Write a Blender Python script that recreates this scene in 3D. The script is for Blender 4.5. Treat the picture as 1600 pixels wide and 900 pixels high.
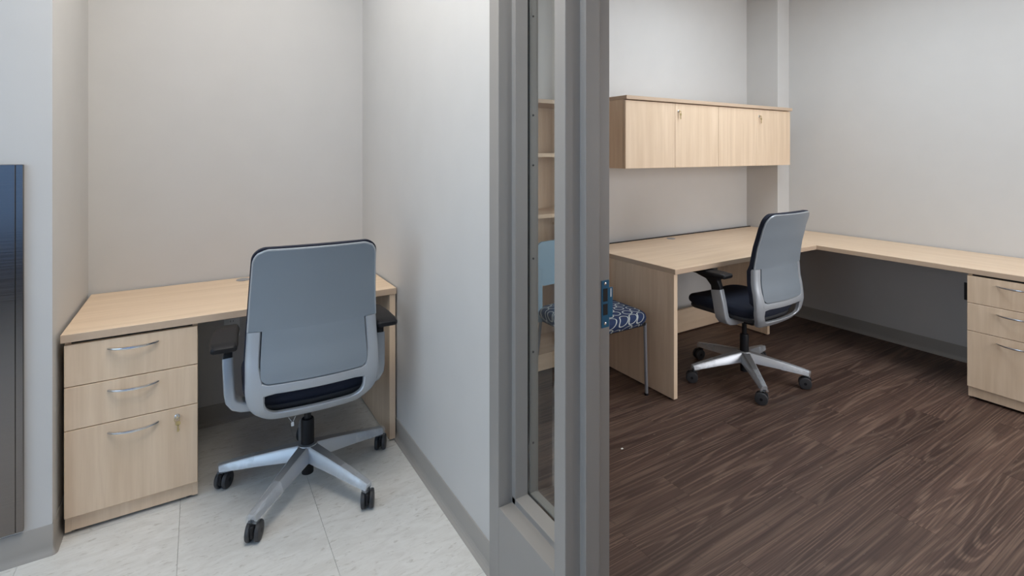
import bpy, bmesh, math, random
from mathutils import Vector, Matrix
random.seed(7)
PI = math.pi
SC = bpy.context.scene
for o in list(bpy.data.objects):
    bpy.data.objects.remove(o)
COL = SC.collection

# ------------------------------------------------------------------ camera
CAMZ = 1.39
cam = bpy.data.cameras.new('camera')
cam.sensor_width = 36.0
cam.lens = 798.0 / 1600.0 * 36.0
cam.shift_y = -(450.0 - 238.0) / 1600.0
cam.clip_start = 0.02
camo = bpy.data.objects.new('camera', cam)
COL.objects.link(camo)
camo.location = (0, 0, CAMZ)
camo.rotation_euler = (PI / 2, 0, -math.atan2(490, 798))
SC.camera = camo

# ------------------------------------------------------------------ world, lights, exposure
SC.view_settings.view_transform = 'Standard'
SC.view_settings.look = 'None'
SC.view_settings.gamma = 1.0
SC.view_settings.use_curve_mapping = False
SC.view_settings.exposure = 0.08
w = bpy.data.worlds.new('world'); SC.world = w
w.use_nodes = True
w.node_tree.nodes['Background'].inputs[0].default_value = (0.25, 0.50, 1.0, 1)
w.node_tree.nodes['Background'].inputs[1].default_value = 1.25

CEIL = 2.75
def area(name, loc, rot, sx, sy, power, col):
    l = bpy.data.lights.new(name, 'AREA'); l.shape = 'RECTANGLE'
    l.size = sx; l.size_y = sy; l.energy = power; l.color = col
    o = bpy.data.objects.new(name, l); COL.objects.link(o)
    o.location = loc; o.rotation_euler = rot
    return o
# added bluish daylight fill, set before the solid far left hall wall
area('hall_side_fill', (-2.98, 0.45, 1.55), (PI / 2, 0, -PI / 2), 2.4, 1.7, 40, (0.58, 0.78, 1.0))
# added fill at an unseen near-wall opening, brightening the wall under the cabinet
area('office_near_fill', (3.2, -1.16, 1.5), (PI / 2, 0, 0), 1.9, 1.6, 46, (1.0, 0.95, 0.87))
LAMP_HALL = (1.0, 0.955, 0.89)
LAMP_ROOM = (0.80, 0.905, 1.0)
E_HALL, E_NICHE, E_ROOM = 11.4, 6.6, 11.4

# ------------------------------------------------------------------ node helpers
def new_mat(name):
    m = bpy.data.materials.new(name); m.use_nodes = True
    nt = m.node_tree
    return m, nt, nt.nodes['Principled BSDF']
def setp(b, **kw):
    names = {'color': 'Base Color', 'rough': 'Roughness', 'metal': 'Metallic', 'spec': 'Specular IOR Level',
             'trans': 'Transmission Weight', 'ior': 'IOR', 'coat': 'Coat Weight', 'alpha': 'Alpha', 'sheen': 'Sheen Weight'}
    for k, v in kw.items():
        if k == 'color': v = (*v, 1)
        b.inputs[names[k]].default_value = v
def nd(nt, t, **props):
    n = nt.nodes.new(t)
    for k, v in props.items(): setattr(n, k, v)
    return n
def math_n(nt, op, a, b=None):
    n = nd(nt, 'ShaderNodeMath', operation=op)
    for i, v in enumerate((a, b)):
        if v is None: continue
        if isinstance(v, (int, float)): n.inputs[i].default_value = v
        else: nt.links.new(v, n.inputs[i])
    return n.outputs[0]
def mix_col(nt, fac, a, b):
    n = nd(nt, 'ShaderNodeMix', data_type='RGBA')
    for i, v in ((0, fac), (6, a), (7, b)):
        if isinstance(v, (int, float)): n.inputs[i].default_value = v
        elif isinstance(v, tuple): n.inputs[i].default_value = (*v, 1)
        else: nt.links.new(v, n.inputs[i])
    return n.outputs[2]
def ramp(nt, src, stops):
    r = nd(nt, 'ShaderNodeValToRGB')
    while len(r.color_ramp.elements) < len(stops): r.color_ramp.elements.new(0.5)
    for e, (p, c) in zip(r.color_ramp.elements, stops):
        e.position = p; e.color = (*c, 1) if isinstance(c, tuple) else (c, c, c, 1)
    nt.links.new(src, r.inputs[0]); return r.outputs[0]
def coords(nt, scale=(1, 1, 1), rnd=0.0):
    tc = nd(nt, 'ShaderNodeTexCoord'); mp = nd(nt, 'ShaderNodeMapping')
    mp.inputs['Scale'].default_value = scale
    src = tc.outputs['Object']
    if rnd:
        oi = nd(nt, 'ShaderNodeObjectInfo')
        sc = nd(nt, 'ShaderNodeVectorMath', operation='SCALE')
        sc.inputs[0].default_value = (rnd, rnd * 0.73, rnd * 0.41)
        nt.links.new(oi.outputs['Random'], sc.inputs['Scale'])
        ad = nd(nt, 'ShaderNodeVectorMath', operation='ADD')
        nt.links.new(src, ad.inputs[0]); nt.links.new(sc.outputs[0], ad.inputs[1]); src = ad.outputs[0]
    nt.links.new(src, mp.inputs[0]); return mp.outputs[0]
def noise(nt, vec, scale, detail=3.0, rough=0.5, dist=0.0):
    n = nd(nt, 'ShaderNodeTexNoise')
    n.inputs['Scale'].default_value = scale; n.inputs['Detail'].default_value = detail
    n.inputs['Roughness'].default_value = rough; n.inputs['Distortion'].default_value = dist
    nt.links.new(vec, n.inputs['Vector']); return n.outputs['Fac']
def bump(nt, b, h, strength, dist=0.001):
    n = nd(nt, 'ShaderNodeBump'); n.inputs['Strength'].default_value = strength; n.inputs['Distance'].default_value = dist
    nt.links.new(h, n.inputs['Height']); nt.links.new(n.outputs[0], b.inputs['Normal'])

def plain(name, color, rough=0.5, metal=0.0, bumpy=0.0, bscale=300, **kw):
    m, nt, b = new_mat(name)
    setp(b, rough=rough, metal=metal, **kw)
    v = coords(nt)
    f = noise(nt, v, 6.0, 2)
    nt.links.new(mix_col(nt, f, tuple(c * 0.97 for c in color), tuple(min(1, c * 1.03) for c in color)), b.inputs['Base Color'])
    if bumpy: bump(nt, b, noise(nt, v, bscale, 2), bumpy, 0.0006)
    return m
def maple(name, axis, base=(0.78, 0.605, 0.440)):
    m, nt, b = new_mat(name)
    st = {'x': (0.9, 14, 14), 'y': (14, 0.9, 14), 'z': (14, 14, 0.9)}[axis]
    fi = {'x': (4, 160, 160), 'y': (160, 4, 160), 'z': (160, 160, 4)}[axis]
    v = coords(nt, st, 9.0)
    n1 = noise(nt, v, 0.55, 3, 0.55, 0.6)
    s = math_n(nt, 'SINE', math_n(nt, 'MULTIPLY', n1, 34.0))
    s = math_n(nt, 'MULTIPLY_ADD', s, 0.5); nt.nodes[-1].inputs[2].default_value = 0.5
    n2 = noise(nt, coords(nt, fi, 9.0), 1.0, 3, 0.6)
    n3 = noise(nt, v, 1.6, 4, 0.6)
    c1 = ramp(nt, n3, [(0.25, tuple(c * k for c, k in zip(base, (0.90, 0.87, 0.83)))), (0.75, tuple(c * k for c, k in zip(base, (1.06, 1.07, 1.08))))])
    c2 = mix_col(nt, math_n(nt, 'MULTIPLY', s, 0.26), c1, tuple(c * k for c, k in zip(base, (0.80, 0.73, 0.66))))
    c3 = mix_col(nt, math_n(nt, 'MULTIPLY', ramp(nt, n2, [(0.45, 0.0), (0.75, 1.0)]), 0.22), c2, tuple(c * k for c, k in zip(base, (0.80, 0.74, 0.67))))
    nt.links.new(c3, b.inputs['Base Color']); setp(b, rough=0.42, spec=0.35)
    return m
def walnut_plank():
    m, nt, b = new_mat('walnut_plank')
    v = coords(nt, (0.50, 8.5, 8.5), 37.0)
    n1 = noise(nt, v, 0.68, 2, 0.45, 0.3)
    s = math_n(nt, 'SINE', math_n(nt, 'MULTIPLY', n1, 150.0))
    s = math_n(nt, 'MULTIPLY_ADD', s, 0.5); nt.nodes[-1].inputs[2].default_value = 0.5
    big = noise(nt, v, 1.1, 4, 0.6)
    fine = noise(nt, coords(nt, (2.0, 190, 190), 37.0), 1.0, 4, 0.65, 0.2)
    fleck = noise(nt, coords(nt, (22, 70, 70), 37.0), 1.0, 2, 0.5)
    cross = noise(nt, coords(nt, (26, 9, 9), 37.0), 1.0, 3, 0.6, 0.4)
    dark, mid, lite = (0.048, 0.026, 0.020), (0.104, 0.060, 0.045), (0.200, 0.126, 0.090)
    c = ramp(nt, big, [(0.28, dark), (0.52, mid), (0.80, lite)])
    c = mix_col(nt, math_n(nt, 'MULTIPLY', ramp(nt, s, [(0.50, 0.0), (1.0, 1.0)]), 0.55), c, (0.24, 0.158, 0.116))
    c = mix_col(nt, math_n(nt, 'MULTIPLY', ramp(nt, fine, [(0.42, 0.0), (0.62, 1.0)]), 0.66), c, (0.030, 0.0155, 0.012))
    c = mix_col(nt, math_n(nt, 'MULTIPLY', ramp(nt, cross, [(0.62, 0.0), (0.72, 1.0)]), 0.32), c, (0.026, 0.015, 0.013))
    c = mix_col(nt, math_n(nt, 'MULTIPLY', ramp(nt, fleck, [(0.70, 0.0), (0.80, 1.0)]), 0.6), c, (0.24, 0.18, 0.14))
    oi = nd(nt, 'ShaderNodeObjectInfo')
    hs = nd(nt, 'ShaderNodeHueSaturation')
    vv = math_n(nt, 'MULTIPLY_ADD', oi.outputs['Random'], 0.22); nt.nodes[-1].inputs[2].default_value = 0.84
    nt.links.new(vv, hs.inputs['Value']); nt.links.new(c, hs.inputs['Color'])
    nt.links.new(hs.outputs[0], b.inputs['Base Color'])
    setp(b, rough=0.46, spec=0.4)
    bump(nt, b, fine, 0.25, 0.0006)
    return m
def vinyl_tile():
    m, nt, b = new_mat('vinyl_tile')
    v = coords(nt, (3.0, 9.0, 9.0), 23.0)
    n1 = noise(nt, v, 3.2, 6, 0.68, 0.8)
    n2 = noise(nt, coords(nt, (28, 75, 75), 23.0), 1.0, 4, 0.6, 0.5)
    c = ramp(nt, n1, [(0.3, (0.62, 0.605, 0.57)), (0.55, (0.71, 0.70, 0.67)), (0.8, (0.77, 0.765, 0.745))])
    c = mix_col(nt, math_n(nt, 'MULTIPLY', ramp(nt, n2, [(0.58, 0.0), (0.70, 1.0)]), 0.55), c, (0.40, 0.37, 0.32))
    nt.links.new(c, b.inputs['Base Color']); setp(b, rough=0.38, spec=0.4)
    return m
def ring_fabric():
    m, nt, b = new_mat('ring_fabric')
    sep = nd(nt, 'ShaderNodeSeparateXYZ'); nt.links.new(coords(nt), sep.inputs[0])
    cmb = nd(nt, 'ShaderNodeCombineXYZ')
    nt.links.new(math_n(nt, 'MULTIPLY', math_n(nt, 'SUBTRACT', sep.outputs[0], sep.outputs[2]), 13.5), cmb.inputs[0])
    nt.links.new(math_n(nt, 'MULTIPLY', math_n(nt, 'SUBTRACT', sep.outputs[1], sep.outputs[2]), 17.0), cmb.inputs[1])
    vo = nd(nt, 'ShaderNodeTexVoronoi', voronoi_dimensions='2D'); vo.inputs['Scale'].default_value = 1.0; vo.inputs['Randomness'].default_value = 0.32
    nt.links.new(cmb.outputs[0], vo.inputs['Vector'])
    d = math_n(nt, 'ABSOLUTE', math_n(nt, 'SUBTRACT', vo.outputs['Distance'], 0.40))
    f = ramp(nt, d, [(0.03, 1.0), (0.055, 0.0)])
    base = mix_col(nt, noise(nt, coords(nt), 350, 2), (0.006, 0.014, 0.05), (0.010, 0.030, 0.10))
    nt.links.new(mix_col(nt, f, base, (0.50, 0.53, 0.50)), b.inputs['Base Color']); setp(b, rough=0.85)
    return m
def brushed():
    m, nt, b = new_mat('brushed_steel')
    v = coords(nt, (2, 2, 260))
    n = noise(nt, v, 1.0, 3)
    nt.links.new(mix_col(nt, n, (0.20, 0.175, 0.158), (0.26, 0.232, 0.212)), b.inputs['Base Color'])
    setp(b, metal=1.0, rough=0.20)
    nt.links.new(ramp(nt, n, [(0.3, 0.16), (0.7, 0.26)]), b.inputs['Roughness'])
    return m
def glass():
    m, nt, b = new_mat('clear_glass')
    tr = nd(nt, 'ShaderNodeBsdfTransparent'); tr.inputs[0].default_value = (0.93, 0.95, 0.945, 1)
    gl = nd(nt, 'ShaderNodeBsdfGlossy'); gl.inputs['Roughness'].default_value = 0.0
    fr = nd(nt, 'ShaderNodeFresnel'); fr.inputs[0].default_value = 1.45
    mx = nd(nt, 'ShaderNodeMixShader')
    nt.links.new(math_n(nt, 'MULTIPLY', fr.outputs[0], 0.3), mx.inputs[0])
    nt.links.new(tr.outputs[0], mx.inputs[1]); nt.links.new(gl.outputs[0], mx.inputs[2])
    nt.links.new(mx.outputs[0], nt.nodes['Material Output'].inputs[0]); return m
def emit(name, col, strength):
    m, nt, b = new_mat(name); setp(b, color=(0.8, 0.8, 0.8))
    b.inputs['Emission Color'].default_value = (*col, 1); b.inputs['Emission Strength'].default_value = strength
    return m

M = dict(
    wall=plain('wall_paint', (0.57, 0.555, 0.535), 0.62, bumpy=0.12, bscale=220),
    ceil=plain('ceiling_paint', (0.80, 0.79, 0.77), 0.8),
    frame=plain('grey_enamel', (0.285, 0.268, 0.25), 0.42),
    base=plain('rubber_base', (0.35, 0.325, 0.295), 0.5),
    mx=maple('maple_along', 'x'), my=maple('maple_return', 'y'), mz=maple('maple_upright', 'z'),
    edge=plain('maple_edge_band', (0.56, 0.415, 0.295), 0.45),
    dark_gap=plain('dark_recess', (0.02, 0.018, 0.016), 0.8),
    plank=walnut_plank(), tile=vinyl_tile(),
    sub=plain('subfloor_dark', (0.03, 0.022, 0.02), 0.9), grout=plain('tile_adhesive', (0.30, 0.285, 0.26), 0.9),
    shell=plain('blue_grey_plastic', (0.215, 0.250, 0.285), 0.48, bumpy=0.1, bscale=900),
    silver=plain('silver_plastic', (0.40, 0.425, 0.455), 0.36, metal=0.25),
    alu=plain('polished_aluminium', (0.52, 0.54, 0.57), 0.42, metal=0.75),
    black=plain('black_plastic', (0.010, 0.010, 0.012), 0.5, spec=0.25),
    tyre=plain('charcoal_tread', (0.032, 0.032, 0.035), 0.5),
    navy=plain('navy_fabric', (0.010, 0.014, 0.030), 0.9, bumpy=0.3, bscale=1200),
    chrome=plain('satin_chrome', (0.66, 0.67, 0.69), 0.22, metal=1.0),
    brass=plain('brass_key', (0.55, 0.43, 0.22), 0.35, metal=1.0),
    steel=brushed(), glass=glass(),
    wrap=None,
    blue=plain('blue_strike', (0.004, 0.10, 0.20), 0.4),
    white=plain('white_plastic', (0.82, 0.82, 0.80), 0.4),
    grey=plain('grey_plastic', (0.30, 0.30, 0.31), 0.4),
    tube=plain('silver_tube', (0.30, 0.31, 0.34), 0.35, metal=0.5),
    gshell=plain('pale_blue_plastic', (0.25, 0.37, 0.46), 0.4),
    ring=ring_fabric(),
    brown=plain('brown_panel', (0.055, 0.033, 0.022), 0.5),
    gasket=plain('black_gasket', (0.008, 0.008, 0.009), 0.7),
    paper=plain('white_paper', (0.75, 0.75, 0.72), 0.7),
)
mw, nt, b = new_mat('clear_wrap')
setp(b, color=(0.85, 0.9, 0.95), rough=0.12, alpha=0.22)
nt.links.new(ramp(nt, noise(nt, coords(nt), 38, 2), [(0.35, 0.03), (0.7, 0.26)]), b.inputs['Alpha'])
M['wrap'] = mw

# ------------------------------------------------------------------ mesh helpers
def obj(name, bm, mat, parent=None, smooth=False, loc=None):
    me = bpy.data.meshes.new(name)
    bmesh.ops.recalc_face_normals(bm, faces=bm.faces)
    if smooth:
        for f in bm.faces: f.smooth = True
        ang = math.radians(38)
        for e in bm.edges:
            if len(e.link_faces) == 2 and e.calc_face_angle(0) > ang: e.smooth = False
    bm.to_mesh(me); bm.free()
    for mm in (mat if isinstance(mat, (list, tuple)) else [mat]): me.materials.append(mm)
    o = bpy.data.objects.new(name, me); COL.objects.link(o)
    if parent: o.parent = parent
    if loc is not None: o.location = loc
    return o
def tag(o, label=None, cat=None, group=None, kind=None):
    if label: o['label'] = label
    if cat: o['category'] = cat
    if group: o['group'] = group
    if kind: o['kind'] = kind
    return o
def thing(name, loc, label=None, cat=None, rotz=0.0, group=None, kind=None):
    o = bpy.data.objects.new(name, None); COL.objects.link(o)
    o.empty_display_size = 0.1
    o.location = loc; o.rotation_euler = (0, 0, rotz)
    return tag(o, label, cat, group, kind)
def box(x0, x1, y0, y1, z0, z1, bev=0.0, bm=None, seg=1):
    own = bm is None
    t = bmesh.new()
    vs = [t.verts.new((x, y, z)) for z in (z0, z1) for y in (y0, y1) for x in (x0, x1)]
    for q in ((0, 2, 3, 1), (4, 5, 7, 6), (0, 1, 5, 4), (2, 6, 7, 3), (0, 4, 6, 2), (1, 3, 7, 5)):
        t.faces.new([vs[i] for i in q])
    if bev: bmesh.ops.bevel(t, geom=t.edges[:], offset=bev, segments=seg, affect='EDGES', profile=0.5)
    if own: return t
    me = bpy.data.meshes.new('t'); t.to_mesh(me); t.free(); bm.from_mesh(me); bpy.data.meshes.remove(me)
    return bm
def merge(bm, t, mat4=None):
    me = bpy.data.meshes.new('t'); t.to_mesh(me); t.free()
    if mat4 is not None: me.transform(mat4)
    bm.from_mesh(me); bpy.data.meshes.remove(me); return bm
def prism(poly, z0, z1, bev=0.0):
    bm = bmesh.new()
    a = [bm.verts.new((x, y, z0)) for x, y in poly]; c = [bm.verts.new((x, y, z1)) for x, y in poly]
    n = len(poly)
    bm.faces.new(a[::-1]); bm.faces.new(c)
    for i in range(n): bm.faces.new([a[i], a[(i + 1) % n], c[(i + 1) % n], c[i]])
    bmesh.ops.recalc_face_normals(bm, faces=bm.faces)
    if bev: bmesh.ops.bevel(bm, geom=bm.edges[:], offset=bev, segments=1, affect='EDGES')
    return bm
def prism_y(poly, y0, y1, bev=0.0):     # poly in (x,z), extruded along y
    bm = prism(poly, y0, y1, bev)
    for v in bm.verts: v.co = Vector((v.co.x, v.co.z, v.co.y))
    return bm
def cyl(p0, p1, r0, r1=None, n=20, bm=None, caps=True):
    r1 = r0 if r1 is None else r1
    own = bm is None
    if own: bm = bmesh.new()
    p0, p1 = Vector(p0), Vector(p1); d = (p1 - p0).normalized()
    u = d.orthogonal().normalized(); v = d.cross(u)
    A, B = [], []
    for i in range(n):
        a = 2 * PI * i / n; e = u * math.cos(a) + v * math.sin(a)
        A.append(bm.verts.new(p0 + e * r0)); B.append(bm.verts.new(p1 + e * r1))
    for i in range(n): bm.faces.new([A[i], A[(i + 1) % n], B[(i + 1) % n], B[i]])
    if caps: bm.faces.new(A[::-1]); bm.faces.new(B)
    return bm
def lathe(prof, n=24, axis='z', center=(0, 0, 0), bm=None):
    own = bm is None
    if own: bm = bmesh.new()
    rings = []
    c = Vector(center)
    for r, h in prof:
        rg = []
        for i in range(n):
            a = 2 * PI * i / n
            p = Vector((r * math.cos(a), r * math.sin(a), h))
            if axis == 'y': p = Vector((p.x, p.z, p.y))
            if axis == 'x': p = Vector((p.z, p.x, p.y))
            rg.append(bm.verts.new(c + p))
        rings.append(rg)
    for a, b2 in zip(rings, rings[1:]):
        for i in range(n): bm.faces.new([a[i], a[(i + 1) % n], b2[(i + 1) % n], b2[i]])
    bm.faces.new(rings[0][::-1]); bm.faces.new(rings[-1])
    return bm
def catmull(pts, n):
    P = [Vector(p) for p in pts]; out = []
    P = [P[0] * 2 - P[1]] + P + [P[-1] * 2 - P[-2]]
    for i in range(1, len(P) - 2):
        a, b2, c, d = P[i - 1:i + 3]
        for k in range(n):
            t = k / n
            out.append(0.5 * ((2 * b2) + (c - a) * t + (2 * a - 5 * b2 + 4 * c - d) * t * t + (3 * b2 - a - 3 * c + d) * t ** 3))
    out.append(P[-2]); return out
def sweep(path, section, up=Vector((0, 1, 0)), scales=None, bm=None):
    """section: list of (a,b); a along side, b along `up`-derived axis. up is kept as the b axis."""
    own = bm is None
    if own: bm = bmesh.new()
    rings = []
    P = [Vector(p) for p in path]
    for i, p in enumerate(P):
        t = (P[min(i + 1, len(P) - 1)] - P[max(i - 1, 0)]).normalized()
        bb = (up - t * up.dot(t))
        bb = bb.normalized() if bb.length > 1e-5 else t.orthogonal().normalized()
        aa = t.cross(bb)
        s = scales[i] if scales else (1, 1)
        rings.append([bm.verts.new(p + aa * a * s[0] + bb * c * s[1]) for a, c in section])
    m = len(section)
    for r0, r1 in zip(rings, rings[1:]):
        for i in range(m): bm.faces.new([r0[i], r0[(i + 1) % m], r1[(i + 1) % m], r1[i]])
    bm.faces.new(rings[0][::-1]); bm.faces.new(rings[-1])
    return bm
def stack(levels, r=0.4):
    bm = bmesh.new(); rings = []
    for x, y, z, hx, hy in levels:
        rings.append([bm.verts.new((x + a, y + c, z)) for a, c in rrect(hx, hy, min(hx, hy) * r, 3)])
    m = len(rings[0])
    for r0, r1 in zip(rings, rings[1:]):
        for i in range(m): bm.faces.new([r0[i], r0[(i + 1) % m], r1[(i + 1) % m], r1[i]])
    bm.faces.new(rings[0][::-1]); bm.faces.new(rings[-1])
    return bm
def circ(r, n=10): return [(r * math.cos(2 * PI * i / n), r * math.sin(2 * PI * i / n)) for i in range(n)]
def rrect(hx, hy, r, n=3):
    out = []
    for cx, cy, a0 in ((hx - r, hy - r, 0), (-hx + r, hy - r, 90), (-hx + r, -hy + r, 180), (hx - r, -hy + r, 270)):
        for k in range(n + 1):
            a = math.radians(a0 + 90 * k / n); out.append((cx + r * math.cos(a), cy + r * math.sin(a)))
    return out
def slab(rows, ncol, yf, thick):
    """rows: (z, half_width_left, half_width_right); rear surface at yf(x,z), front thick ahead (+y)."""
    bm = bmesh.new(); R, F = [], []
    for z, a, b2 in rows:
        xs = [-a + (a + b2) * i / ncol for i in range(ncol + 1)]
        R.append([bm.verts.new((x, yf(x, z), z)) for x in xs])
        F.append([bm.verts.new((x, yf(x, z) + (thick(x, z) if callable(thick) else thick), z)) for x in xs])
    for G, flip in ((R, 0), (F, 1)):
        for r0, r1 in zip(G, G[1:]):
            for i in range(ncol):
                q = [r0[i], r0[i + 1], r1[i + 1], r1[i]]
                bm.faces.new(q[::-1] if flip else q)
    for i in range(ncol):
        bm.faces.new([R[0][i], F[0][i], F[0][i + 1], R[0][i + 1]]); bm.faces.new([R[-1][i], R[-1][i + 1], F[-1][i + 1], F[-1][i]])
    for k in range(len(rows) - 1):
        bm.faces.new([R[k][0], R[k + 1][0], F[k + 1][0], F[k][0]]); bm.faces.new([R[k][-1], F[k][-1], F[k + 1][-1], R[k + 1][-1]])
    return bm
def struct(name, bm, mat, parent=None, smooth=False, label=None):
    o = obj(name, bm, mat, parent, smooth)
    if parent is None: tag(o, label, None, None, 'structure')
    return o

# ------------------------------------------------------------------ setting
NX0, NX1, NYF, NYB = -0.432, 0.822, 2.345, 3.02     # niche left / right walls, pillar front, back wall
RX1, RYB = 4.335, 2.785                              # right room: right wall, back wall
HX0, HY0 = -3.0, -1.6                                # hall
RY0 = -1.2

struct('wall_left', box(HX0, NX0, NYF, NYB + 0.12, 0, CEIL), M['wall'], label='pale wall left of the alcove carrying the steel panel')
struct('wall_alcove_back', box(NX0, NX1, NYB, NYB + 0.12, 0, CEIL), M['wall'], label='beige back wall of the small desk alcove')
o = struct('wall_partition', box(NX1, 0.938, 1.452, NYB + 0.12, 0, CEIL), M['wall'], label='wall between alcove and wood-floored office')
struct('wall_hall_side', box(HX0 - 0.1, HX0, HY0, NYF, 0, CEIL), M['wall'], label='far left side wall of hall outside the view')
struct('wall_door_head', box(NX1, 0.938, 0.08, 1.452, 2.19, CEIL), M['wall'], label='wall above the door frame')
struct('wall_door_side', box(NX1, 0.938, HY0, 0.08, 0, CEIL), M['wall'], label='wall on the near side of the door opening')
struct('wall_office_back', box(2.235, RX1, RYB, RYB + 0.28, 0, CEIL), M['wall'], label='back wall of the office above the long desk')
struct('wall_office_recess', box(0.938, 2.235, 2.96, 3.06, 0, CEIL), M['wall'], label='wall behind the tall bookcase')
struct('wall_right', box(RX1, RX1 + 0.12, RY0, RYB + 0.12, 0, CEIL), M['wall'], label='long right wall of the office above the return desk')
bm = box(0.938, 2.23, RY0 - 0.12, RY0, 0, CEIL)
box(4.17, RX1 + 0.12, RY0 - 0.12, RY0, 0, CEIL, 0, bm); box(2.23, 4.17, RY0 - 0.12, RY0, 0, 0.68, 0, bm); box(2.23, 4.17, RY0 - 0.12, RY0, 2.32, CEIL, 0, bm)
struct('wall_office_near', bm, M['wall'], label='near wall of the office outside the view with added window opening')
w3 = thing('added_window_office', (0, 0, 0), kind='structure')  # unseen window bars, added around the office fill light
for z in (0.70, 2.30): obj('transom', box(2.23, 4.17, RY0 - 0.06, RY0 - 0.02, z - 0.02, z + 0.02), M['frame'], w3)
for x in (2.25, 3.2, 4.15): obj('mullion', box(x - 0.02, x + 0.02, RY0 - 0.06, RY0 - 0.02, 0.68, 2.32), M['frame'], w3)
struct('wall_corner_pier', box(4.165, RX1, 2.50, RYB, 0, CEIL), M['wall'], label='square wall pier in the office corner beside the overhead cabinet')
# hall rear wall with a window (seen only in the steel panel)
wr = struct('wall_hall_rear', box(HX0, -2.8, HY0 - 0.12, HY0, 0, CEIL, 0, box(-0.3, NX1, HY0 - 0.12, HY0, 0, CEIL, 0, box(-2.8, -0.3, HY0 - 0.12, HY0, 2.35, CEIL, 0, box(-2.8, -0.3, HY0 - 0.12, HY0, 0, 0.6, 0, bmesh.new())))), M['wall'], label='hall wall behind the viewer with window opening')
obj('wood_panel', box(-2.8, -0.3, HY0, HY0 + 0.02, 0.0, 0.60, 0.003), M['brown'], wr)
w2 = thing('window_2', (0, 0, 0), kind='structure')
for z in (0.62, 0.98, 1.10, 1.5, 2.33): obj('transom', box(-2.8, -0.3, HY0 - 0.06, HY0 - 0.02, z - 0.025, z + 0.025), M['frame'], w2)
for x in (-2.78, -1.55, -0.32): obj('mullion', box(x - 0.025, x + 0.025, HY0 - 0.06, HY0 - 0.02, 0.6, 2.35), M['frame'], w2)
w4 = thing('added_window_hall', (0, 0, 0), kind='structure')  # unseen frame and pane, added around the hall fill; wall behind is solid
for z in (0.68, 2.42): obj('transom', box(HX0, HX0 + 0.05, -0.80, 1.70, z - 0.025, z + 0.025), M['frame'], w4)
for y in (-0.78, 1.68): obj('mullion', box(HX0, HX0 + 0.05, y - 0.025, y + 0.025, 0.655, 2.445), M['frame'], w4)
obj('pane', box(HX0 + 0.004, HX0 + 0.010, -0.755, 1.655, 0.705, 2.395), M['glass'], w4)
struct('ceiling', box(HX0 - 0.1, RX1 + 0.12, HY0 - 0.12, NYB + 0.12, CEIL, CEIL + 0.1), M['ceil'])

# floors: tiles and planks are pieces of their own
fl = struct('floor', box(HX0 - 0.1, 0.88, HY0 - 0.12, NYB + 0.1, -0.08, -0.005), M['grout'], label='pale speckled tile floor of alcove and hall')
T = 0.4572
tile_me = None
ix = 0
for i in range(-5, 3):
    for j in range(-5, 2):
        x0 = -0.061 + i * T; x1 = x0 + T; y0 = 2.405 + j * 2 * T; y1 = y0 + 2 * T
        if x1 > 0.88: x1 = 0.88
        if y1 > NYB + 0.1: y1 = NYB + 0.1
        if x1 < NX0 and y0 > NYF: continue
        g = 0.0005
        full = abs(x1 - x0 - T) < 1e-6 and abs(y1 - y0 - 2 * T) < 1e-6
        if full and tile_me:
            o = bpy.data.objects.new('tile', tile_me); COL.objects.link(o); o.parent = fl
        else:
            o = obj('tile', box(g, x1 - x0 - g, g, y1 - y0 - g, -0.005, 0.0, 0.0004), M['tile'], fl)
            if full: tile_me = o.data
        o.location = (x0, y0, 0)
fo = struct('floor_office', box(0.88, RX1 + 0.1, RY0 - 0.1, 3.06, -0.08, -0.004), M['sub'], label='dark walnut plank floor of the office')
PW, PL = 0.152, 1.22
pl_me = None
r = 0; y = RY0
while y < 2.98:
    x = 0.88 - [0.0, 0.72, 0.31, 0.95, 0.52][r % 5] - random.uniform(0, 0.1)
    while x < RX1:
        x0, x1 = max(x, 0.88), min(x + PL, RX1 + 0.02); y1 = min(y + PW, 3.0)
        if x1 - x0 > 0.02:
            full = abs(x1 - x0 - PL) < 1e-6 and abs(y1 - y - PW) < 1e-6
            if full and pl_me:
                o = bpy.data.objects.new('plank', pl_me); COL.objects.link(o); o.parent = fo
            else:
                o = obj('plank', box(0.0002, x1 - x0 - 0.0002, 0.0002, y1 - y - 0.0002, -0.004, 0.0, 0.0003), M['plank'], fo)
                if full: pl_me = o.data
            o.location = (x0, y, 0)
        x += PL
    y += PW; r += 1

# rubber cove baseboards: profile (distance from wall, z)
def cove(name, a, b2, nrm, label):
    """a,b2: floor points on the wall line; nrm: unit normal into the room"""
    prof = [(0, 0), (0.016, 0), (0.0155, 0.003), (0.009, 0.010), (0.005, 0.020), (0.0035, 0.030), (0.0035, 0.098), (0.0015, 0.101), (0, 0.101)]
    bm = bmesh.new(); a, b2, nrm = Vector(a), Vector(b2), Vector(nrm)
    A = [bm.verts.new((a.x + nrm.x * d, a.y + nrm.y * d, z)) for d, z in prof]
    B = [bm.verts.new((b2.x + nrm.x * d, b2.y + nrm.y * d, z)) for d, z in prof]
    n = len(prof)
    for i in range(n): bm.faces.new([A[i], A[(i + 1) % n], B[(i + 1) % n], B[i]])
    bm.faces.new(A[::-1]); bm.faces.new(B)
    return struct(name, bm, M['base'], label=label)
cove('baseboard_alcove_right', (NX1, 1.452), (NX1, NYB), (-1, 0), 'taupe rubber baseboard along the alcove right wall')
cove('baseboard_alcove_back', (NX0, NYB), (NX1 - 0.016, NYB), (0, -1), 'taupe rubber baseboard under the alcove desk')
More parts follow.
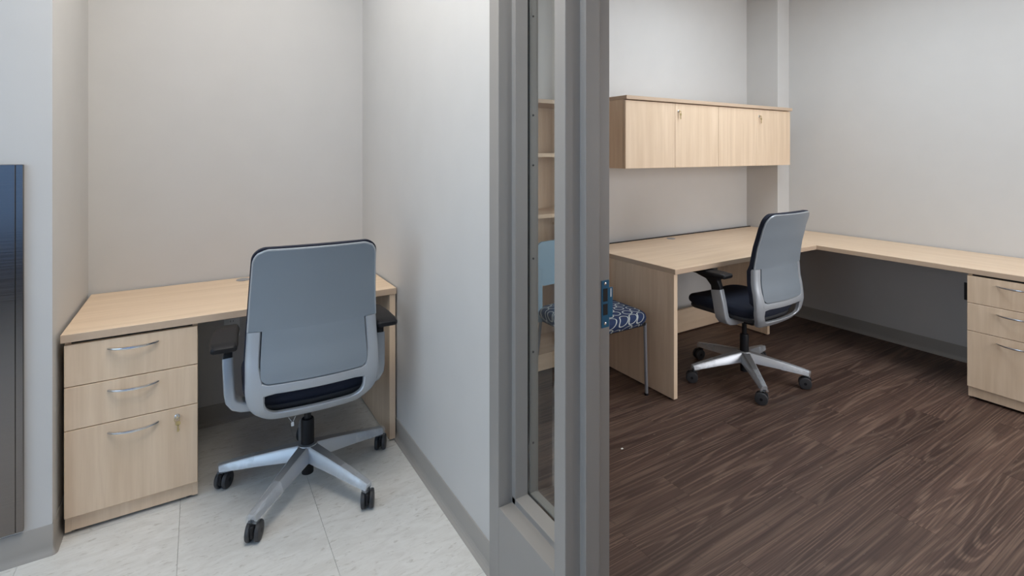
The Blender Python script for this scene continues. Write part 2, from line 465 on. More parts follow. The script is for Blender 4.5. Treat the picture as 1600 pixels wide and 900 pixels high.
# wraps around the outside corner left of the alcove
bm = bmesh.new()
prof = [(0, 0), (0.016, 0), (0.0155, 0.003), (0.009, 0.010), (0.005, 0.020), (0.0035, 0.030), (0.0035, 0.098), (0.0015, 0.101), (0, 0.101)]
path = [((HX0, NYF), (0, -1))]
for k in range(7):
    a = math.radians(-90 + 90 * k / 6); path.append(((NX0, NYF), (math.cos(a), math.sin(a))))
path.append(((NX0, NYB - 0.017), (1, 0)))
rings = [[bm.verts.new((p[0] + n[0] * d, p[1] + n[1] * d, z)) for d, z in prof] for p, n in path]
for r0, r1 in zip(rings, rings[1:]):
    for i in range(len(prof)):
        f = [r0[i], r0[(i + 1) % 9], r1[(i + 1) % 9], r1[i]]
        if i == 8 and r0 is not rings[0] and r0 is not rings[-2]: pass
        try: bm.faces.new(f)
        except ValueError: pass
bmesh.ops.remove_doubles(bm, verts=bm.verts, dist=1e-5)
struct('baseboard_left', bm, M['base'], smooth=True, label='taupe rubber baseboard wrapping the corner below the steel panel')
cove('baseboard_right', (RX1, RY0), (RX1, 2.50), (-1, 0), 'taupe rubber baseboard along the office right wall')
cove('baseboard_office_back', (2.30, RYB), (4.165, RYB), (0, -1), 'taupe rubber baseboard behind the long desk')
cove('baseboard_pier', (4.165, 2.50), (RX1 - 0.016, 2.50), (0, -1), 'taupe rubber baseboard on the corner pier')

# ------------------------------------------------------------------ hollow metal frame: sidelight + door post
FX0, FX1 = 0.805, 0.957
YJ, YS = 1.392, 1.373
YM, YMS, YM2 = 1.049, 1.028, 1.097
FT = 2.16
w1 = thing('window_1', (0, 0, 0), 'tall narrow sidelight window in a grey metal frame', kind='structure')
obj('jamb', prism([(FX0, 1.452), (FX0, YJ), (0.855, YJ), (0.855, YS), (0.903, YS), (0.903, YJ), (FX1, YJ), (FX1, 1.452)], 0, FT, 0.0012), M['frame'], w1)
# bottom rail below the glass (profile in x,z extruded along y)
ZS = 0.272
obj('bottom_rail', prism_y([(FX0 + 0.0005, 0), (FX1 - 0.0005, 0), (FX1 - 0.0005, ZS), (0.903, ZS), (0.903, ZS + 0.019), (0.855, ZS + 0.019), (0.855, ZS), (FX0 + 0.0005, ZS)], YM2 + 0.0002, YJ - 0.0002, 0.001), M['frame'], w1)
obj('glazing_bead', box(0.911, 0.936, YS, YJ, ZS, FT, 0.001), M['frame'], w1)
obj('glazing_bead', box(0.911, 0.936, YM2 + 0.0005, YM2 + 0.020, ZS, FT, 0.001), M['frame'], w1)
obj('glazing_bead', box(0.911, 0.936, YM2 + 0.020, YS, ZS, ZS + 0.019, 0.001), M['frame'], w1)
obj('gasket', box(0.9035, 0.9105, YS + 0.001, YJ - 0.001, ZS, FT), M['gasket'], w1)
obj('gasket', box(0.9035, 0.9105, YM2 + 0.021, YS, ZS, ZS + 0.017), M['gasket'], w1)
obj('pane', box(0.904, 0.910, YM2 + 0.005, YS + 0.0005, ZS + 0.0175, FT - 0.01), M['glass'], w1)
for z in (0.45, 0.744, 1.046, 1.348, 1.51, 1.83):
    obj('screw', lathe([(0.0035, 0.0), (0.0035, -0.0012), (0.001, -0.0018)], 12, 'y', (0.9235, YS, z)), M['gasket'], w1, True)
d1 = thing('door_1', (0, 0, 0), 'grey metal door frame post with a blue strike plate', kind='structure')
obj('mullion', prism([(FX0, YM), (0.855, YM), (0.855, YMS), (0.903, YMS), (0.903, YM), (FX1, YM), (FX1, YM2), (0.903, YM2), (0.903, YM2 + 0.019), (0.855, YM2 + 0.019), (0.855, YM2), (FX0, YM2)], 0, FT, 0.0014), M['frame'], d1)
obj('head', box(FX0, FX1, 0.13, 1.452, FT, FT + 0.05, 0.001), M['frame'], d1)
obj('jamb', box(FX0, FX1, 0.08, 0.13, 0, FT + 0.05, 0.001), M['frame'], d1)
leaf = obj('light_block_leaf', box(0.962, 1.868, 0.084, 0.128, 0.010, 2.14, 0.002), M['mz'], d1)  # unseen open leaf, added to keep the office fill off the post
obj('lever_handle', box(1.79, 1.815, 0.128, 0.172, 0.985, 1.01, 0.004, box(1.69, 1.81, 0.158, 0.172, 0.988, 1.007, 0.004, bmesh.new())), M['chrome'], leaf)
sp = obj('strike_plate', box(0.9265, 0.9535, YM - 0.0022, YM - 0.0002, 0.915, 1.043, 0.0006, box(0.950, 0.9665, YM - 0.0026, YM - 0.0004, 0.941, 1.022, 0.0008, bmesh.new())), M['blue'], d1)
tag(sp, 'bright blue strike plate')
for z0, z1 in ((0.986, 1.021), (0.949, 0.979)):
    obj('latch_hole', box(0.9315, 0.9475, YM - 0.0030, YM - 0.0020, z0, z1, 0.0004), M['gasket'], sp)
for z in (1.034, 0.926):
    obj('screw', lathe([(0.0042, 0.0), (0.0042, -0.0010), (0.0015, -0.0020)], 14, 'y', (0.939, YM - 0.0020, z)), M['chrome'], sp, True)
obj('lip_mark', box(0.9575, 0.9605, YM - 0.0031, YM - 0.0025, 0.996, 1.019), M['white'], sp)

# ------------------------------------------------------------------ stainless panel on the left wall
t = thing('steel_panel', (0, NYF - 0.002, 0.112), 'brushed stainless steel panel on the pale wall beside the alcove', 'panel')
obj('face_sheet', box(-1.55, -0.523, -0.014, 0, 0, 1.237, 0.0015), M['steel'], t)
obj('edge_trim', box(-0.523, -0.503, -0.014, 0, 0, 1.237, 0.0015), M['steel'], t)

# ------------------------------------------------------------------ drawer pedestals
def bow_handle(cx, z):
    pts = []
    for k in range(15):
        u = -1 + 2 * k / 14
        pts.append((cx + 0.076 * u, -0.002 - 0.032 * (1 - u * u) ** 0.8, z))
    sec = rrect(0.0045, 0.0030, 0.002, 2)
    return sweep(pts, sec, Vector((0, 0, 1)), [(1 + 0.0 * i, 1.0 + 0.6 * (1 - abs(i - 7) / 7)) for i in range(15)])
def lock_and_key(parent, cx, y, z, tilt=0.0):
    obj('lock', lathe([(0.0095, 0.0), (0.0095, -0.003), (0.007, -0.0045), (0.0065, -0.0035)], 20, 'y', (cx, y, z)), M['chrome'], parent, True)
    bm = box(-0.0012, 0.0012, -0.018, -0.003, -0.004, 0.004, 0.0004)
    ring = bmesh.new()
    for k in range(14):
        a0, a1 = 2 * PI * k / 14, 2 * PI * (k + 1) / 14
        cyl((0.009 * math.cos(a0), -0.016, -0.006 + 0.009 * math.sin(a0)), (0.009 * math.cos(a1), -0.016, -0.006 + 0.009 * math.sin(a1)), 0.0012, n=6, bm=ring)
    merge(bm, ring)
    merge(bm, lathe([(0.009, -0.0012), (0.009, 0.0012)], 16, 'y', (0.003, -0.017, -0.021)))
    box(0.0, 0.006, -0.0182, -0.0158, -0.054, -0.026, 0.0004, bm)
    box(0.006, 0.0085, -0.0182, -0.0158, -0.050, -0.044, 0.0, bm)
    obj('key', bm, M['brass'], parent, True, (cx, y, z))
def pedestal(loc, rotz, label, lock):
    W, D = 0.412, 0.50
    t = thing('drawer_pedestal', loc, label, 'drawers', rotz, 'three-drawer maple pedestals')
    body = box(0.001, 0.019, 0.0, D, 0.012, 0.705, 0.0006)
    obj('side_panel', body, M['mz'], t)
    obj('side_panel', box(W - 0.019, W - 0.001, 0.0, D, 0.012, 0.705, 0.0006), M['mz'], t)
    obj('back_panel', box(0.019, W - 0.019, D - 0.016, D, 0.012, 0.705), M['mz'], t)
    obj('carcass', box(0.019, W - 0.019, 0.002, D - 0.016, 0.072, 0.703), M['dark_gap'], t)
    obj('kick_board', box(0.0192, W - 0.0192, 0.0, 0.018, 0.014, 0.070, 0.0006), M['mz'], t)
    for x in (0.02, W - 0.045):
        for y in (0.03, D - 0.05): obj('glide', cyl((x + 0.012, y, 0), (x + 0.012, y, 0.0125), 0.011, n=12), M['black'], t)
    for z0, z1, hz in ((0.5445, 0.695, 0.661), (0.3875, 0.5415, 0.506), (0.072, 0.3845, 0.349)):
        d = obj('drawer', box(0.002, W - 0.002, -0.019, -0.0005, z0, z1, 0.0012), M['mz'], t)
        h = obj('handle', bow_handle(0.204, hz), M['chrome'], d, True); h.location = (0, -0.019, 0)
        if lock and z0 < 0.1: lock_and_key(d, 0.342, -0.019, 0.352)
    return t
pedestal((-0.413, 2.420, 0), 0, 'maple drawer pedestal with dangling lock key under the alcove desk', True)
pedestal((3.722, 1.116, 0), -PI / 2, 'maple drawer pedestal under the long right-hand worktop in the office', False)

# ------------------------------------------------------------------ alcove desk
TZ0, TZ1 = 0.707, 0.737
dk = thing('desk', (0, 0, 0), 'maple laminate desk filling the alcove behind the larger swivel chair', 'desk')
def worktop(poly, mat, parent):
    bm = prism(poly, TZ0, TZ1)
    bmesh.ops.bevel(bm, geom=[e for e in bm.edges], offset=0.0015, segments=1, affect='EDGES')
    bm.normal_update()
    for f in bm.faces: f.material_index = 0 if abs(f.normal.z) > 0.6 else 1
    return obj('worktop', bm, [mat, M['edge']], parent)
worktop([(-0.420, 2.392), (0.814, 2.392), (0.814, 3.010), (-0.420, 3.010)], M['mx'], dk)
obj('end_panel', box(0.783, 0.812, 2.400, 3.002, 0.008, TZ0, 0.001), M['mz'], dk)
for y in (2.43, 2.96): obj('glide', cyl((0.797, y, 0), (0.797, y, 0.009), 0.011, n=12), M['black'], dk)
def grommet(parent, x, y):
    bm = lathe([(0.031, 0.0), (0.031, 0.002), (0.028, 0.0035), (0.004, 0.0035)], 28, 'z', (x, y, TZ1))
    box(x - 0.012, x + 0.012, y - 0.029, y - 0.016, TZ1 + 0.003, TZ1 + 0.0042, 0, bm)
    return obj('cable_grommet', bm, M['grey'], parent, True)
grommet(dk, 0.195, 2.950)

# outlets
def outlet(loc, rotz, label, mat, dark):
    t = thing('power_outlet', loc, label, 'outlet', rotz)
    obj('cover_plate', box(-0.036, 0.036, -0.006, 0, -0.058, 0.058, 0.003, seg=2), mat, t, True)
    for z in (-0.024, 0.024):
        s = obj('socket', box(-0.017, 0.017, -0.0085, -0.006, z - 0.014, z + 0.014, 0.002), mat, t)
        for x in (-0.006, 0.006): obj('slot', box(x - 0.001, x + 0.001, -0.0088, -0.0083, z - 0.004, z + 0.005), dark, s)
    obj('screw', lathe([(0.003, 0), (0.003, -0.001)], 10, 'y', (0, -0.006, 0)), M['chrome'], t)
outlet((0.148, NYB, 0.492), 0, 'white power outlet on the alcove wall behind the black armrest', M['white'], M['black'])
outlet((RX1, 1.283, 0.47), -PI / 2, 'dark outlet plate on the office wall next to the drawer pedestal', M['tyre'], M['black'])

# ------------------------------------------------------------------ L-shaped office desk
ld = thing('corner_desk', (0, 0, 0), 'L-shaped maple desk below the overhead cabinet in the office', 'desk')
worktop([(2.262, 1.948), (3.6998, 1.938), (3.6998, 2.736), (2.262, 2.736)], M['mx'], ld)
worktop([(3.700, 1.938), (3.700, 0.60), (4.325, 0.60), (4.325, 2.49), (4.155, 2.49), (4.155, 2.736), (3.700, 2.736)], M['my'], ld)
obj('rear_gap_shade', box(2.30, 4.15, 2.7365, 2.746, TZ0, TZ1 + 0.006, 0.001), M['black'], ld)  # gap shade and cable behind the worktop, drawn as one black strip
obj('end_panel', box(2.262, 2.291, 1.956, 2.722, 0.008, TZ0, 0.001), M['mz'], ld)
obj('gable_panel', box(3.675, 3.703, 2.285, 2.722, 0.008, TZ0, 0.001), M['mz'], ld)
obj('back_rail', box(2.291, 3.675, 2.660, 2.680, 0.010, 0.180, 0.001), M['mx'], ld)
for x, y in ((2.276, 1.99), (2.276, 2.68), (3.689, 2.32), (3.689, 2.68)):
    obj('glide', cyl((x, y, 0), (x, y, 0.009), 0.011, n=12), M['black'], ld)
grommet(ld, 3.045, 2.662)
cb = obj('power_cable', sweep(catmull([(2.305, 2.70, 0.70), (2.31, 2.68, 0.5), (2.33, 2.69, 0.33), (2.44, 2.695, 0.30), (2.52, 2.70, 0.20), (2.55, 2.71, 0.06), (2.60, 2.715, 0.006)], 8), circ(0.006, 8), Vector((0.2, 1, 0.1))), M['black'], None, True)
tag(cb, 'black power cable looping down behind the office desk end panel', 'cable')

# ------------------------------------------------------------------ overhead cabinet
hx0, hx1, hyf, hz0, hz1 = 2.290, 4.118, 2.365, 1.287, 1.750
oc = thing('overhead_cabinet', (0, 0, 0), 'maple wall cabinet with four doors and two hanging keys', 'cabinet')
obj('top_panel', box(hx0 - 0.002, hx1 + 0.012, hyf - 0.012, RYB - 0.003, hz1 - 0.024, hz1, 0.0012), [M['edge']], oc)
obj('bottom_panel', box(hx0 + 0.016, hx1 - 0.016, hyf + 0.022, RYB - 0.003, hz0 + 0.004, hz0 + 0.022), M['mx'], oc)
obj('side_panel', box(hx0, hx0 + 0.016, hyf + 0.022, RYB - 0.003, hz0, hz1 - 0.024, 0.0008), M['mz'], oc)
obj('side_panel', box(hx1 - 0.016, hx1, hyf + 0.022, RYB - 0.003, hz0, hz1 - 0.024, 0.0008), M['mz'], oc)
obj('interior', box(hx0 + 0.016, hx1 - 0.016, hyf + 0.024, RYB - 0.004, hz0 + 0.024, hz1 - 0.026), M['dark_gap'], oc)
dw = (hx1 - hx0) / 4
for k in range(4):
    d = obj('door', box(hx0 + dw * k + 0.0012, hx0 + dw * (k + 1) - 0.0012, hyf, hyf + 0.019, hz0, hz1 - 0.029, 0.0012), M['mz'], oc)
    if k in (1, 3): lock_and_key(d, hx0 + dw * k + 0.032, hyf, 1.668)

# ------------------------------------------------------------------ bookcase behind the sidelight
bx0, bx1, byf, byb = 1.34, 2.215, 2.640, 2.955
bc = thing('bookcase', (0, 0, 0), 'tall open maple bookcase seen through the sidelight glass', 'bookcase')
obj('side_panel', box(bx0, bx0 + 0.02, byf, byb, 0.005, 1.70, 0.0008), M['mz'], bc)
obj('side_panel', box(bx1 - 0.02, bx1, byf, byb, 0.005, 1.70, 0.0008), M['mz'], bc)
obj('top_panel', box(bx0 - 0.003, bx1 + 0.003, byf - 0.006, byb, 1.70, 1.725, 0.001), M['edge'], bc)
obj('back_panel', box(bx0 + 0.02, bx1 - 0.02, byb - 0.008, byb, 0.02, 1.70), M['mz'], bc)
for z in (1.372, 0.985, 0.60, 0.105):
    obj('shelf', box(bx0 + 0.021, bx1 - 0.021, byf + 0.004, byb - 0.009, z - 0.012, z + 0.012, 0.0008), M['mx'], bc)
obj('kick_board', box(bx0 + 0.021, bx1 - 0.021, byf + 0.01, byf + 0.028, 0.012, 0.090), M['mx'], bc)

# ------------------------------------------------------------------ guest chair
gc = thing('guest_chair', (1.945, 2.285, 0), 'guest chair with blue ring-patterned seat against the desk end', 'chair')
def cushion(hx, hy, z0, z1, r, dome=0.012, n=16):
    bm = bmesh.new(); rows = []
    m = 40
    def outline(s, e):
        pts = []
        for k in range(m):
            a = 2 * PI * k / m
            c, q = math.cos(a), math.sin(a)
            pts.append((math.copysign(abs(c) ** (2 / e), c) * hx * s, math.copysign(abs(q) ** (2 / e), q) * hy * s))
        return pts
    rr = (z1 - z0) / 2; zc = (z0 + z1) / 2
    levels = [(1 - 0.03 - rr * 0.2 / hx, z0)]
    for k in range(1, 8):
        a = -PI / 2 + PI * k / 8
        levels.append((1 - (1 - math.cos(a)) * rr * 0.8 / hx, zc + math.sin(a) * rr))
    for s in (0.93, 0.8, 0.6, 0.35, 0.1): levels.append((s * (1 - rr * 0.3 / hx), z1 + dome * (1 - s * s) * 0.9))
    rings = [[bm.verts.new((x, y, z)) for x, y in outline(s, 5.5)] for s, z in levels]
    for r0, r1 in zip(rings, rings[1:]):
        for i in range(m): bm.faces.new([r0[i], r0[(i + 1) % m], r1[(i + 1) % m], r1[i]])
    bm.faces.new(rings[0][::-1]); bm.faces.new(rings[-1])
    return bm
obj('seat', cushion(0.262, 0.232, 0.415, 0.478, 0.02), M['ring'], gc, True)
obj('seat_pan', box(-0.235, 0.235, -0.2, 0.2, 0.400, 0.419, 0.004), M['black'], gc)
def gy(x, z):
    return 0.190 + 0.10 * max(0, z - 0.46) - 0.35 * x * x
rows = []
for k in range(13):
    z = 0.600 + 0.255 * k / 12
    wdt = 0.248
    dz = min(z - 0.600, 0.855 - z)
    if dz < 0.045: wdt -= 0.045 - math.sqrt(max(0, 0.045 ** 2 - (0.045 - dz) ** 2))
    rows.append((z, wdt, wdt))
obj('backrest', slab(rows, 14, gy, 0.014), M['gshell'], gc, True)
for s in (-1, 1):
    obj('back_post', sweep(catmull([(s * 0.238, 0.17, 0.40), (s * 0.240, 0.185, 0.47), (s * 0.236, 0.192, 0.60), (s * 0.225, 0.20, 0.70)], 6), rrect(0.020, 0.009, 0.006, 2), Vector((0, 1, 0))), M['gshell'], gc, True)
    obj('leg', cyl((s * 0.243, -0.195, 0.0), (s * 0.235, -0.19, 0.412), 0.0095, n=16), M['tube'], gc, True)
    obj('leg', cyl((s * 0.243, 0.24, 0.0), (s * 0.232, 0.18, 0.412), 0.0095, n=16), M['tube'], gc, True)
    for y in (-0.195, 0.24): obj('foot_cap', cyl((s * 0.243, y, 0), (s * 0.243, y, 0.012), 0.0115, n=14), M['black'], gc, True)

# ------------------------------------------------------------------ swivel chairs
def by(x, z):            # rear surface of the back: lumbar S-curve, wings wrapping forward
    pts = [(0.37, -0.170), (0.40, -0.218), (0.45, -0.256), (0.52, -0.268), (0.58, -0.262), (0.66, -0.247), (0.74, -0.243), (0.84, -0.256), (0.94, -0.280), (1.06, -0.318)]
    if z <= pts[0][0]: y = pts[0][1]
    else:
        y = pts[-1][1]
        for (za, ya), (zb, yb) in zip(pts, pts[1:]):
            if za <= z <= zb:
                u = (z - za) / (zb - za); u = u * u * (3 - 2 * u) * 0.35 + u * 0.65
                y = ya + (yb - ya) * u; break
    return y + 0.55 * x * x
def hw(z, top=1.045, r=0.052):    # half width of the back
    a = 0.240 - 0.024 * max(0, (z - 0.62) / 0.42)
    if z > top - r: a -= r - math.sqrt(max(0, r * r - (z - top + r) ** 2))
    return a
def office_chair(loc, rotz, base_deg, pad_y, label, tagged, stem, inset=0.0):
    t = thing('office_chair', loc, label, 'chair', rotz, 'swivel office chairs')
    # --- five-star base
    obj('hub', lathe([(0.028, 0.092), (0.033, 0.096), (0.044, 0.118), (0.048, 0.152), (0.038, 0.168), (0.022, 0.170)], 28), M['alu'], t, True)
    for k in range(5):
        a = math.radians(base_deg + 72 * k) - rotz
        rot = Matrix.Rotation(a, 4, 'Z')
        path = [(0.018, 0, 0.142), (0.10, 0, 0.131), (0.20, 0, 0.117), (0.30, 0, 0.101), (0.345, 0, 0.093)]
        sec = [(-1, -1), (-0.72, 0.75), (-0.5, 1), (0.5, 1), (0.72, 0.75), (1, -1)]
        sc = [(0.036, 0.027), (0.032, 0.025), (0.026, 0.020), (0.021, 0.015), (0.018, 0.012)]
        l = sweep(path, sec, Vector((0, 0, 1)), sc)
        bmesh.ops.transform(l, matrix=rot, verts=l.verts)
        lo = obj('leg', l, M['alu'], t, True)
        cw = sweep([(0.205, 0, 0.116), (0.25, 0, 0.109), (0.30, 0, 0.101), (0.352, 0, 0.091)], sec, Vector((0, 0, 1)), [(0.0275, 0.0215), (0.0255, 0.0195), (0.0225, 0.0165), (0.0215, 0.0155)])
        bmesh.ops.transform(cw, matrix=rot, verts=cw.verts)
        obj('plastic_wrap', cw, M['wrap'], lo, True)
        # caster: twin wheels on a swivel
        p = rot @ Vector((0.338, 0, 0))
        ca = math.radians(([-26, -30, -34, -24, -20] if loc[0] < 1 else [20, 75, 40, 28, 34])[k]) - rotz
        cr = Matrix.Translation(p) @ Matrix.Rotation(ca, 4, 'Z')
        cst = bmesh.new()
        cyl((0, 0, 0.055), (0, 0, 0.085), 0.010, n=14, bm=cst)
        box(-0.007, 0.007, -0.02, 0.036, 0.024, 0.068, 0.004, cst)
        cyl((-0.0258, 0.012, 0.0345), (0.0258, 0.012, 0.0345), 0.008, n=12, bm=cst)
        bmesh.ops.transform(cst, matrix=cr, verts=cst.verts)
        c = obj('caster', cst, M['black'], t, True)
        for s in (-1, 1):
            wh = lathe([(0.012, s * 0.0075), (0.0315, s * 0.008), (0.0345, s * 0.011), (0.0345, s * 0.019), (0.0315, s * 0.0235), (0.020, s * 0.0255)], 26, 'x', (0, 0.012, 0.0345))
            bmesh.ops.transform(wh, matrix=cr, verts=wh.verts)
            obj('wheel', wh, M['tyre'], c, True)
    col = lathe([(0.0235, 0.045), (0.0235, 0.095)], 20)
    obj('lower_cylinder', col, M['black'], t, True)
    obj('gas_lift', lathe([(0.026, 0.168), (0.026, 0.265), (0.023, 0.272), (0.014, 0.272), (0.014, 0.36)], 24), M['black'], t, True)
    # --- mechanism and seat
    mech = box(-0.085, 0.085, -0.11, 0.14, 0.362, 0.408, 0.012, seg=2)
    box(-0.05, 0.05, -0.175, -0.10, 0.385, 0.408, 0.008, mech)
    obj('tilt_mechanism', mech, M['black'], t, True)
    def seat_shape(bm, k0):
        for v in bm.verts:
            x, y, z = v.co
            v.co.z = z + 0.25 * x * x - max(0, (y - 0.10)) ** 2 * 0.55
        return bm
    s1 = seat_shape(cushion(0.245, 0.235, 0.435, 0.492, 0.02, 0.004), 1)
    obj('seat', s1, M['navy'], t, True, (0, 0.035, 0))
    s2 = seat_shape(cushion(0.232, 0.225, 0.408, 0.440, 0.01, 0.0), 1)
    obj('seat_pan', s2, M['tyre'], t, True, (0, 0.035, 0))
    # --- back: shell panel, frame, cushion
    zs, top = 0.735, 1.045
    inner = lambda z: hw(z) - 0.047
    rows = []
    zb = 0.548
    for k in range(9):                                    # narrow lower field, rounded at the bottom
        z = zb + 0.03 * (1 - math.cos(PI / 2 * k / 8))
        q = 0.03 - (z - zb)
        rows.append((z, inner(z) - (0.03 - math.sqrt(max(0, 0.0009 - q * q))), ) )
    rows = [(z, a, a) for z, a in rows]
    for k in range(1, 8):
        z = zb + 0.03 + (zs - zb - 0.03) * k / 7; rows.append((z, inner(z), inner(z)))
    rows.append((zs + 0.0005, hw(zs), hw(zs)))
    for k in range(1, 9):
        z = zs + (top - 0.052 - zs) * k / 8; rows.append((z, hw(z), hw(z)))
    for k in range(1, 9):
        z = top - 0.052 + 0.052 * math.sin(PI / 2 * k / 8) - (0.0002 if k == 8 else 0); rows.append((z, hw(z), hw(z)))
    g = 0.0024
    obj('back_shell', slab([(z, a - g, b2 - g) for z, a, b2 in rows], 16, by, 0.010), M['shell'], t, True)
    rim = []
    for z, a, b2 in rows[16:]: rim.append((a - 0.003, z))
    full = [(-a, z) for a, z in rim] + [(-rim[-1][0] + 2 * rim[-1][0] * k / 12, rim[-1][1]) for k in range(1, 12)] + [(a, z) for a, z in rim[::-1]]
    obj('shell_edge_highlight', sweep([(x, by(x, z) + 0.0035, z - (0.003 if z > 1.03 else 0)) for x, z in full], circ(0.0042, 8), Vector((0, 1, 0))), M['silver'], t, True)  # silver tube stands in for light caught on the shell's rounded edge
    # frame: U-strip between outer and inner contour, plus bar between panel and slot
    def contour(half, zbot, rad, ztop, nz, na, nb):
        pts = []
        for k in range(nz): 
            z = ztop + (zbot + rad - ztop) * k / nz; pts.append((-half(z), z))
        hb = half(zbot + rad)
        for k in range(na + 1):
            a = PI + PI / 2 * k / na; pts.append((-hb + rad + rad * math.cos(a), zbot + rad + rad * math.sin(a)))
        n0 = len(pts)
        for k in range(1, nb): pts.append((-(hb - rad) + 2 * (hb - rad) * k / nb, zbot))
        return pts + [(-x, z) for x, z in pts[:n0]][::-1]
    O = contour(lambda z: hw(z), 0.380, 0.140, zs - 0.001, 8, 10, 12)
    I = contour(lambda z: hw(z) - 0.046 - 0.017 * min(1, max(0, (0.60 - z) / 0.07)), 0.428, 0.050, zs - 0.001, 8, 10, 12)
    def strip(O, I, th, lift=0.0):
        bm = bmesh.new(); rings = []
        for (xo, zo), (xi, zi) in zip(O, I):
            rg = []
            for u, yo in ((0.0, 0.006), (0.10, 0.0), (0.5, -0.002), (0.90, 0.0), (1.0, 0.006)):
                x = xo + (xi - xo) * u; z = zo + (zi - zo) * u; rg.append(bm.verts.new((x, by(x, z) + yo + lift, z)))
            for u in (1.0, 0.0):
                x = xo + (xi - xo) * u; z = zo + (zi - zo) * u; rg.append(bm.verts.new((x, by(x, z) + th + lift, z)))
            rings.append(rg)
        m = 7
        for r0, r1 in zip(rings, rings[1:]):
            for i in range(m): bm.faces.new([r0[i], r0[(i + 1) % m], r1[(i + 1) % m], r1[i]])
        bm.faces.new(rings[0][::-1]); bm.faces.new(rings[-1])
        return bm
    fr = strip(O, I, 0.022)
    a = 0.196
    top_c = [(-a + 2 * a * k / 14, 0.5455 + (0.012 if k in (0, 14) else 0)) for k in range(15)]
    bot_c = [(-a + 2 * a * k / 14, 0.508 - (0.014 if k in (0, 14) else 0.004 if k in (1, 13) else 0)) for k in range(15)]
    merge(fr, strip(top_c, bot_c, 0.018, 0.0005))
    obj('back_frame', fr, M['silver'], t, True)
    rows2 = []
    for k in range(23):
        z = 0.510 + (1.003 - 0.510) * k / 14 if k <= 14 else 1.003 + 0.0468 * math.sin(PI / 2 * (k - 14) / 8)
        e = 0.0035
        aa = hw(z, 1.050, 0.047) + e
        q = z - 0.510
        if q < 0.04: aa -= 0.04 - math.sqrt(max(0, 0.0016 - (0.04 - q) ** 2))
        rows2.append((z, aa, aa))
    obj('back_cushion', slab(rows2, 16, lambda x, z: by(x, z) + 0.0102 + (0.013 if z < zs else 0), lambda x, z: 0.020 + 0.012 * max(0, 1 - (x / 0.23) ** 2)), M['navy'], t, True)
    lr = bmesh.new()
    sweep([(-0.15 + 0.3 * k / 12, -0.185 + 0.5 * (-0.15 + 0.3 * k / 12) ** 2, 0.452 - 0.9 * ((-0.15 + 0.3 * k / 12) ** 2) * -1) for k in range(13)], rrect(0.010, 0.006, 0.003, 2), Vector((0, 1, 0)), bm=lr)
    obj('back_yoke', lr, M['tube'], t, True)
    obj('back_arm', sweep(catmull([(0, -0.12, 0.396), (0, -0.155, 0.398), (0, -0.178, 0.402)], 5), rrect(0.045, 0.010, 0.006, 2), Vector((0, 1, 0.3))), M['black'], t, True)
    # --- arms
    for s in (-1, 1):
        arm = thing_part('arm', t)
        pth = [(s * 0.12, -0.045, 0.398), (s * 0.20, -0.048, 0.402), (s * 0.245, -0.048, 0.408), (s * 0.268, -0.047, 0.418), (s * 0.283, -0.045, 0.438), (s * 0.288, -0.042, 0.465), (s * 0.291, -0.034, 0.52), (s * 0.293, -0.026, 0.56), (s * 0.294, -0.020, 0.592)]
        obj('arm_upright', sweep(pth, rrect(0.019, 0.036, 0.008, 3), Vector((0, 1, 0)), [(1, 0.8), (1, 0.85), (1, 0.9), (1, 0.95), (1, 1), (1, 1), (1, 1), (1, 0.97), (1, 0.94)]), M['silver'], arm, True)
        ins = inset if s > 0 else 0.0
        obj('arm_sleeve', stack([(s * 0.294, -0.022, 0.575, 0.015, 0.030), (s * 0.294, -0.017, 0.612, 0.016, 0.032), (s * 0.297 - ins * 0.5, pad_y * 0.4 - 0.008, stem - 0.046, 0.022, 0.040), (s * 0.300 - ins, pad_y * 0.8, stem - 0.026, 0.034, 0.075), (s * 0.302 - ins, pad_y, stem - 0.016, 0.036, 0.085)]), M['black'], arm, True)
        pad = bmesh.new()
        ins = inset if s > 0 else 0.0
        pp = [(s * 0.306, pad_y - 0.135, stem - 0.012), (s * 0.306, pad_y - 0.128, stem - 0.010), (s * 0.306, pad_y - 0.09, stem - 0.009), (s * 0.304, pad_y, stem - 0.009), (s * 0.296, pad_y + 0.09, stem - 0.009), (s * 0.292, pad_y + 0.125, stem - 0.011), (s * 0.291, pad_y + 0.134, stem - 0.013)]
        pp = [(x - ins, y, z) for x, y, z in pp]
        sweep(pp, rrect(0.046, 0.015, 0.013, 4), Vector((0, 0, 1)), [(0.72, 0.55), (0.92, 0.85), (1, 1), (1, 1), (0.95, 1), (0.8, 0.85), (0.6, 0.5)], bm=pad)
        obj('arm_pad', pad, M['black'], arm, True)
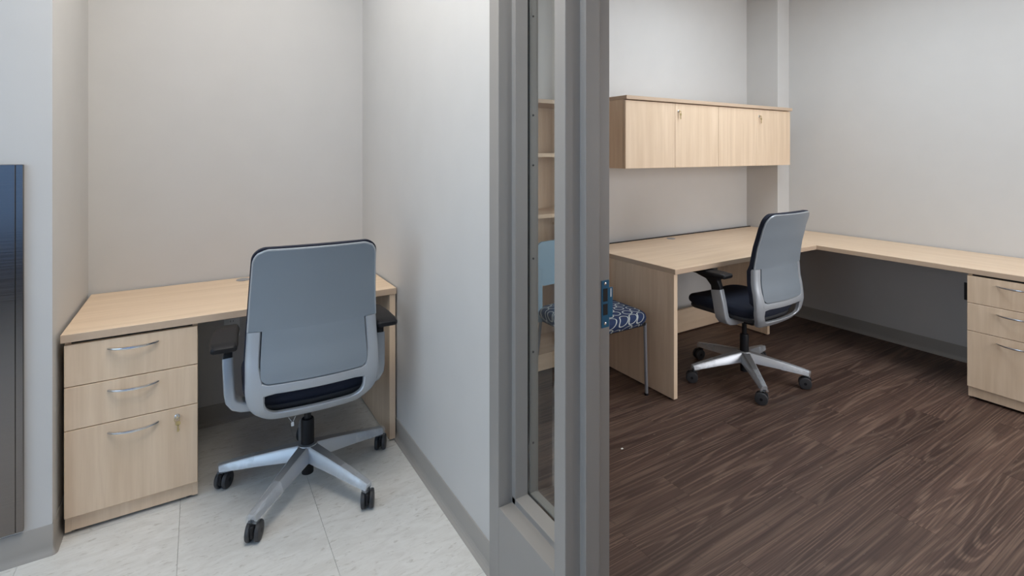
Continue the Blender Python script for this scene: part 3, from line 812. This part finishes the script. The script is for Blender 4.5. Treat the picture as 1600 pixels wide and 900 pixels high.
    if tagged:
        bm = cyl((-0.11, -0.15, 0.40), (-0.075, -0.16, 0.345), 0.0008, n=5)
        cyl((-0.045, -0.15, 0.40), (-0.075, -0.16, 0.345), 0.0008, n=5, bm=bm)
        box(-0.080, -0.070, -0.161, -0.159, 0.332, 0.347, 0, bm)
        obj('string_tag', bm, M['paper'], t)
    return t
def thing_part(name, parent):
    o = bpy.data.objects.new(name, None); COL.objects.link(o); o.empty_display_size = 0.05; o.parent = parent
    return o
office_chair((0.392, 2.283, 0), math.radians(-2.5), 12, -0.075, 'larger grey-backed swivel chair at the alcove desk on pale tile', True, 0.694, 0.024)
office_chair((2.868, 1.934, 0), math.radians(1), 15, 0.03, 'grey-backed swivel chair pushed under the L-shaped desk on dark wood floor', False, 0.694)

# ------------------------------------------------------------------ small debris on the floor
tag(obj('paper_scrap', box(-0.006, 0.006, -0.004, 0.004, 0.0, 0.002, 0.0008), M['paper'], None, False, (1.692, 1.77, 0.0002)), 'tiny white scrap on the dark wood floor', 'scrap')

# ------------------------------------------------------------------ ceiling fixtures (recessed troffers)
def troffer(x, y, sx, sy, strength, col, label):
    t = thing('ceiling_light', (x, y, CEIL), label, 'ceiling light', 0, 'recessed ceiling panels')
    bm = bmesh.new()
    for a in ((-sx / 2 - 0.02, sx / 2 + 0.02, -sy / 2 - 0.02, -sy / 2), (-sx / 2 - 0.02, sx / 2 + 0.02, sy / 2, sy / 2 + 0.02), (-sx / 2 - 0.02, -sx / 2, -sy / 2, sy / 2), (sx / 2, sx / 2 + 0.02, -sy / 2, sy / 2)):
        box(*a, -0.012, 0.0, 0, bm)
    obj('frame', bm, M['ceil'], t)
    obj('diffuser', box(-sx / 2, sx / 2, -sy / 2, sy / 2, -0.006, -0.001), emit('diffuser_' + label[:12].replace(' ', '_'), col, strength), t)
troffer(0.15, 1.15, 0.60, 1.20, E_HALL, LAMP_HALL, 'hall ceiling light panel in front of the alcove')
troffer(0.2, 2.25, 0.60, 0.60, E_NICHE, LAMP_HALL, 'alcove ceiling light panel above the small desk')
troffer(3.05, 1.45, 0.60, 1.20, E_ROOM, LAMP_ROOM, 'office ceiling light panel above the wood floor')
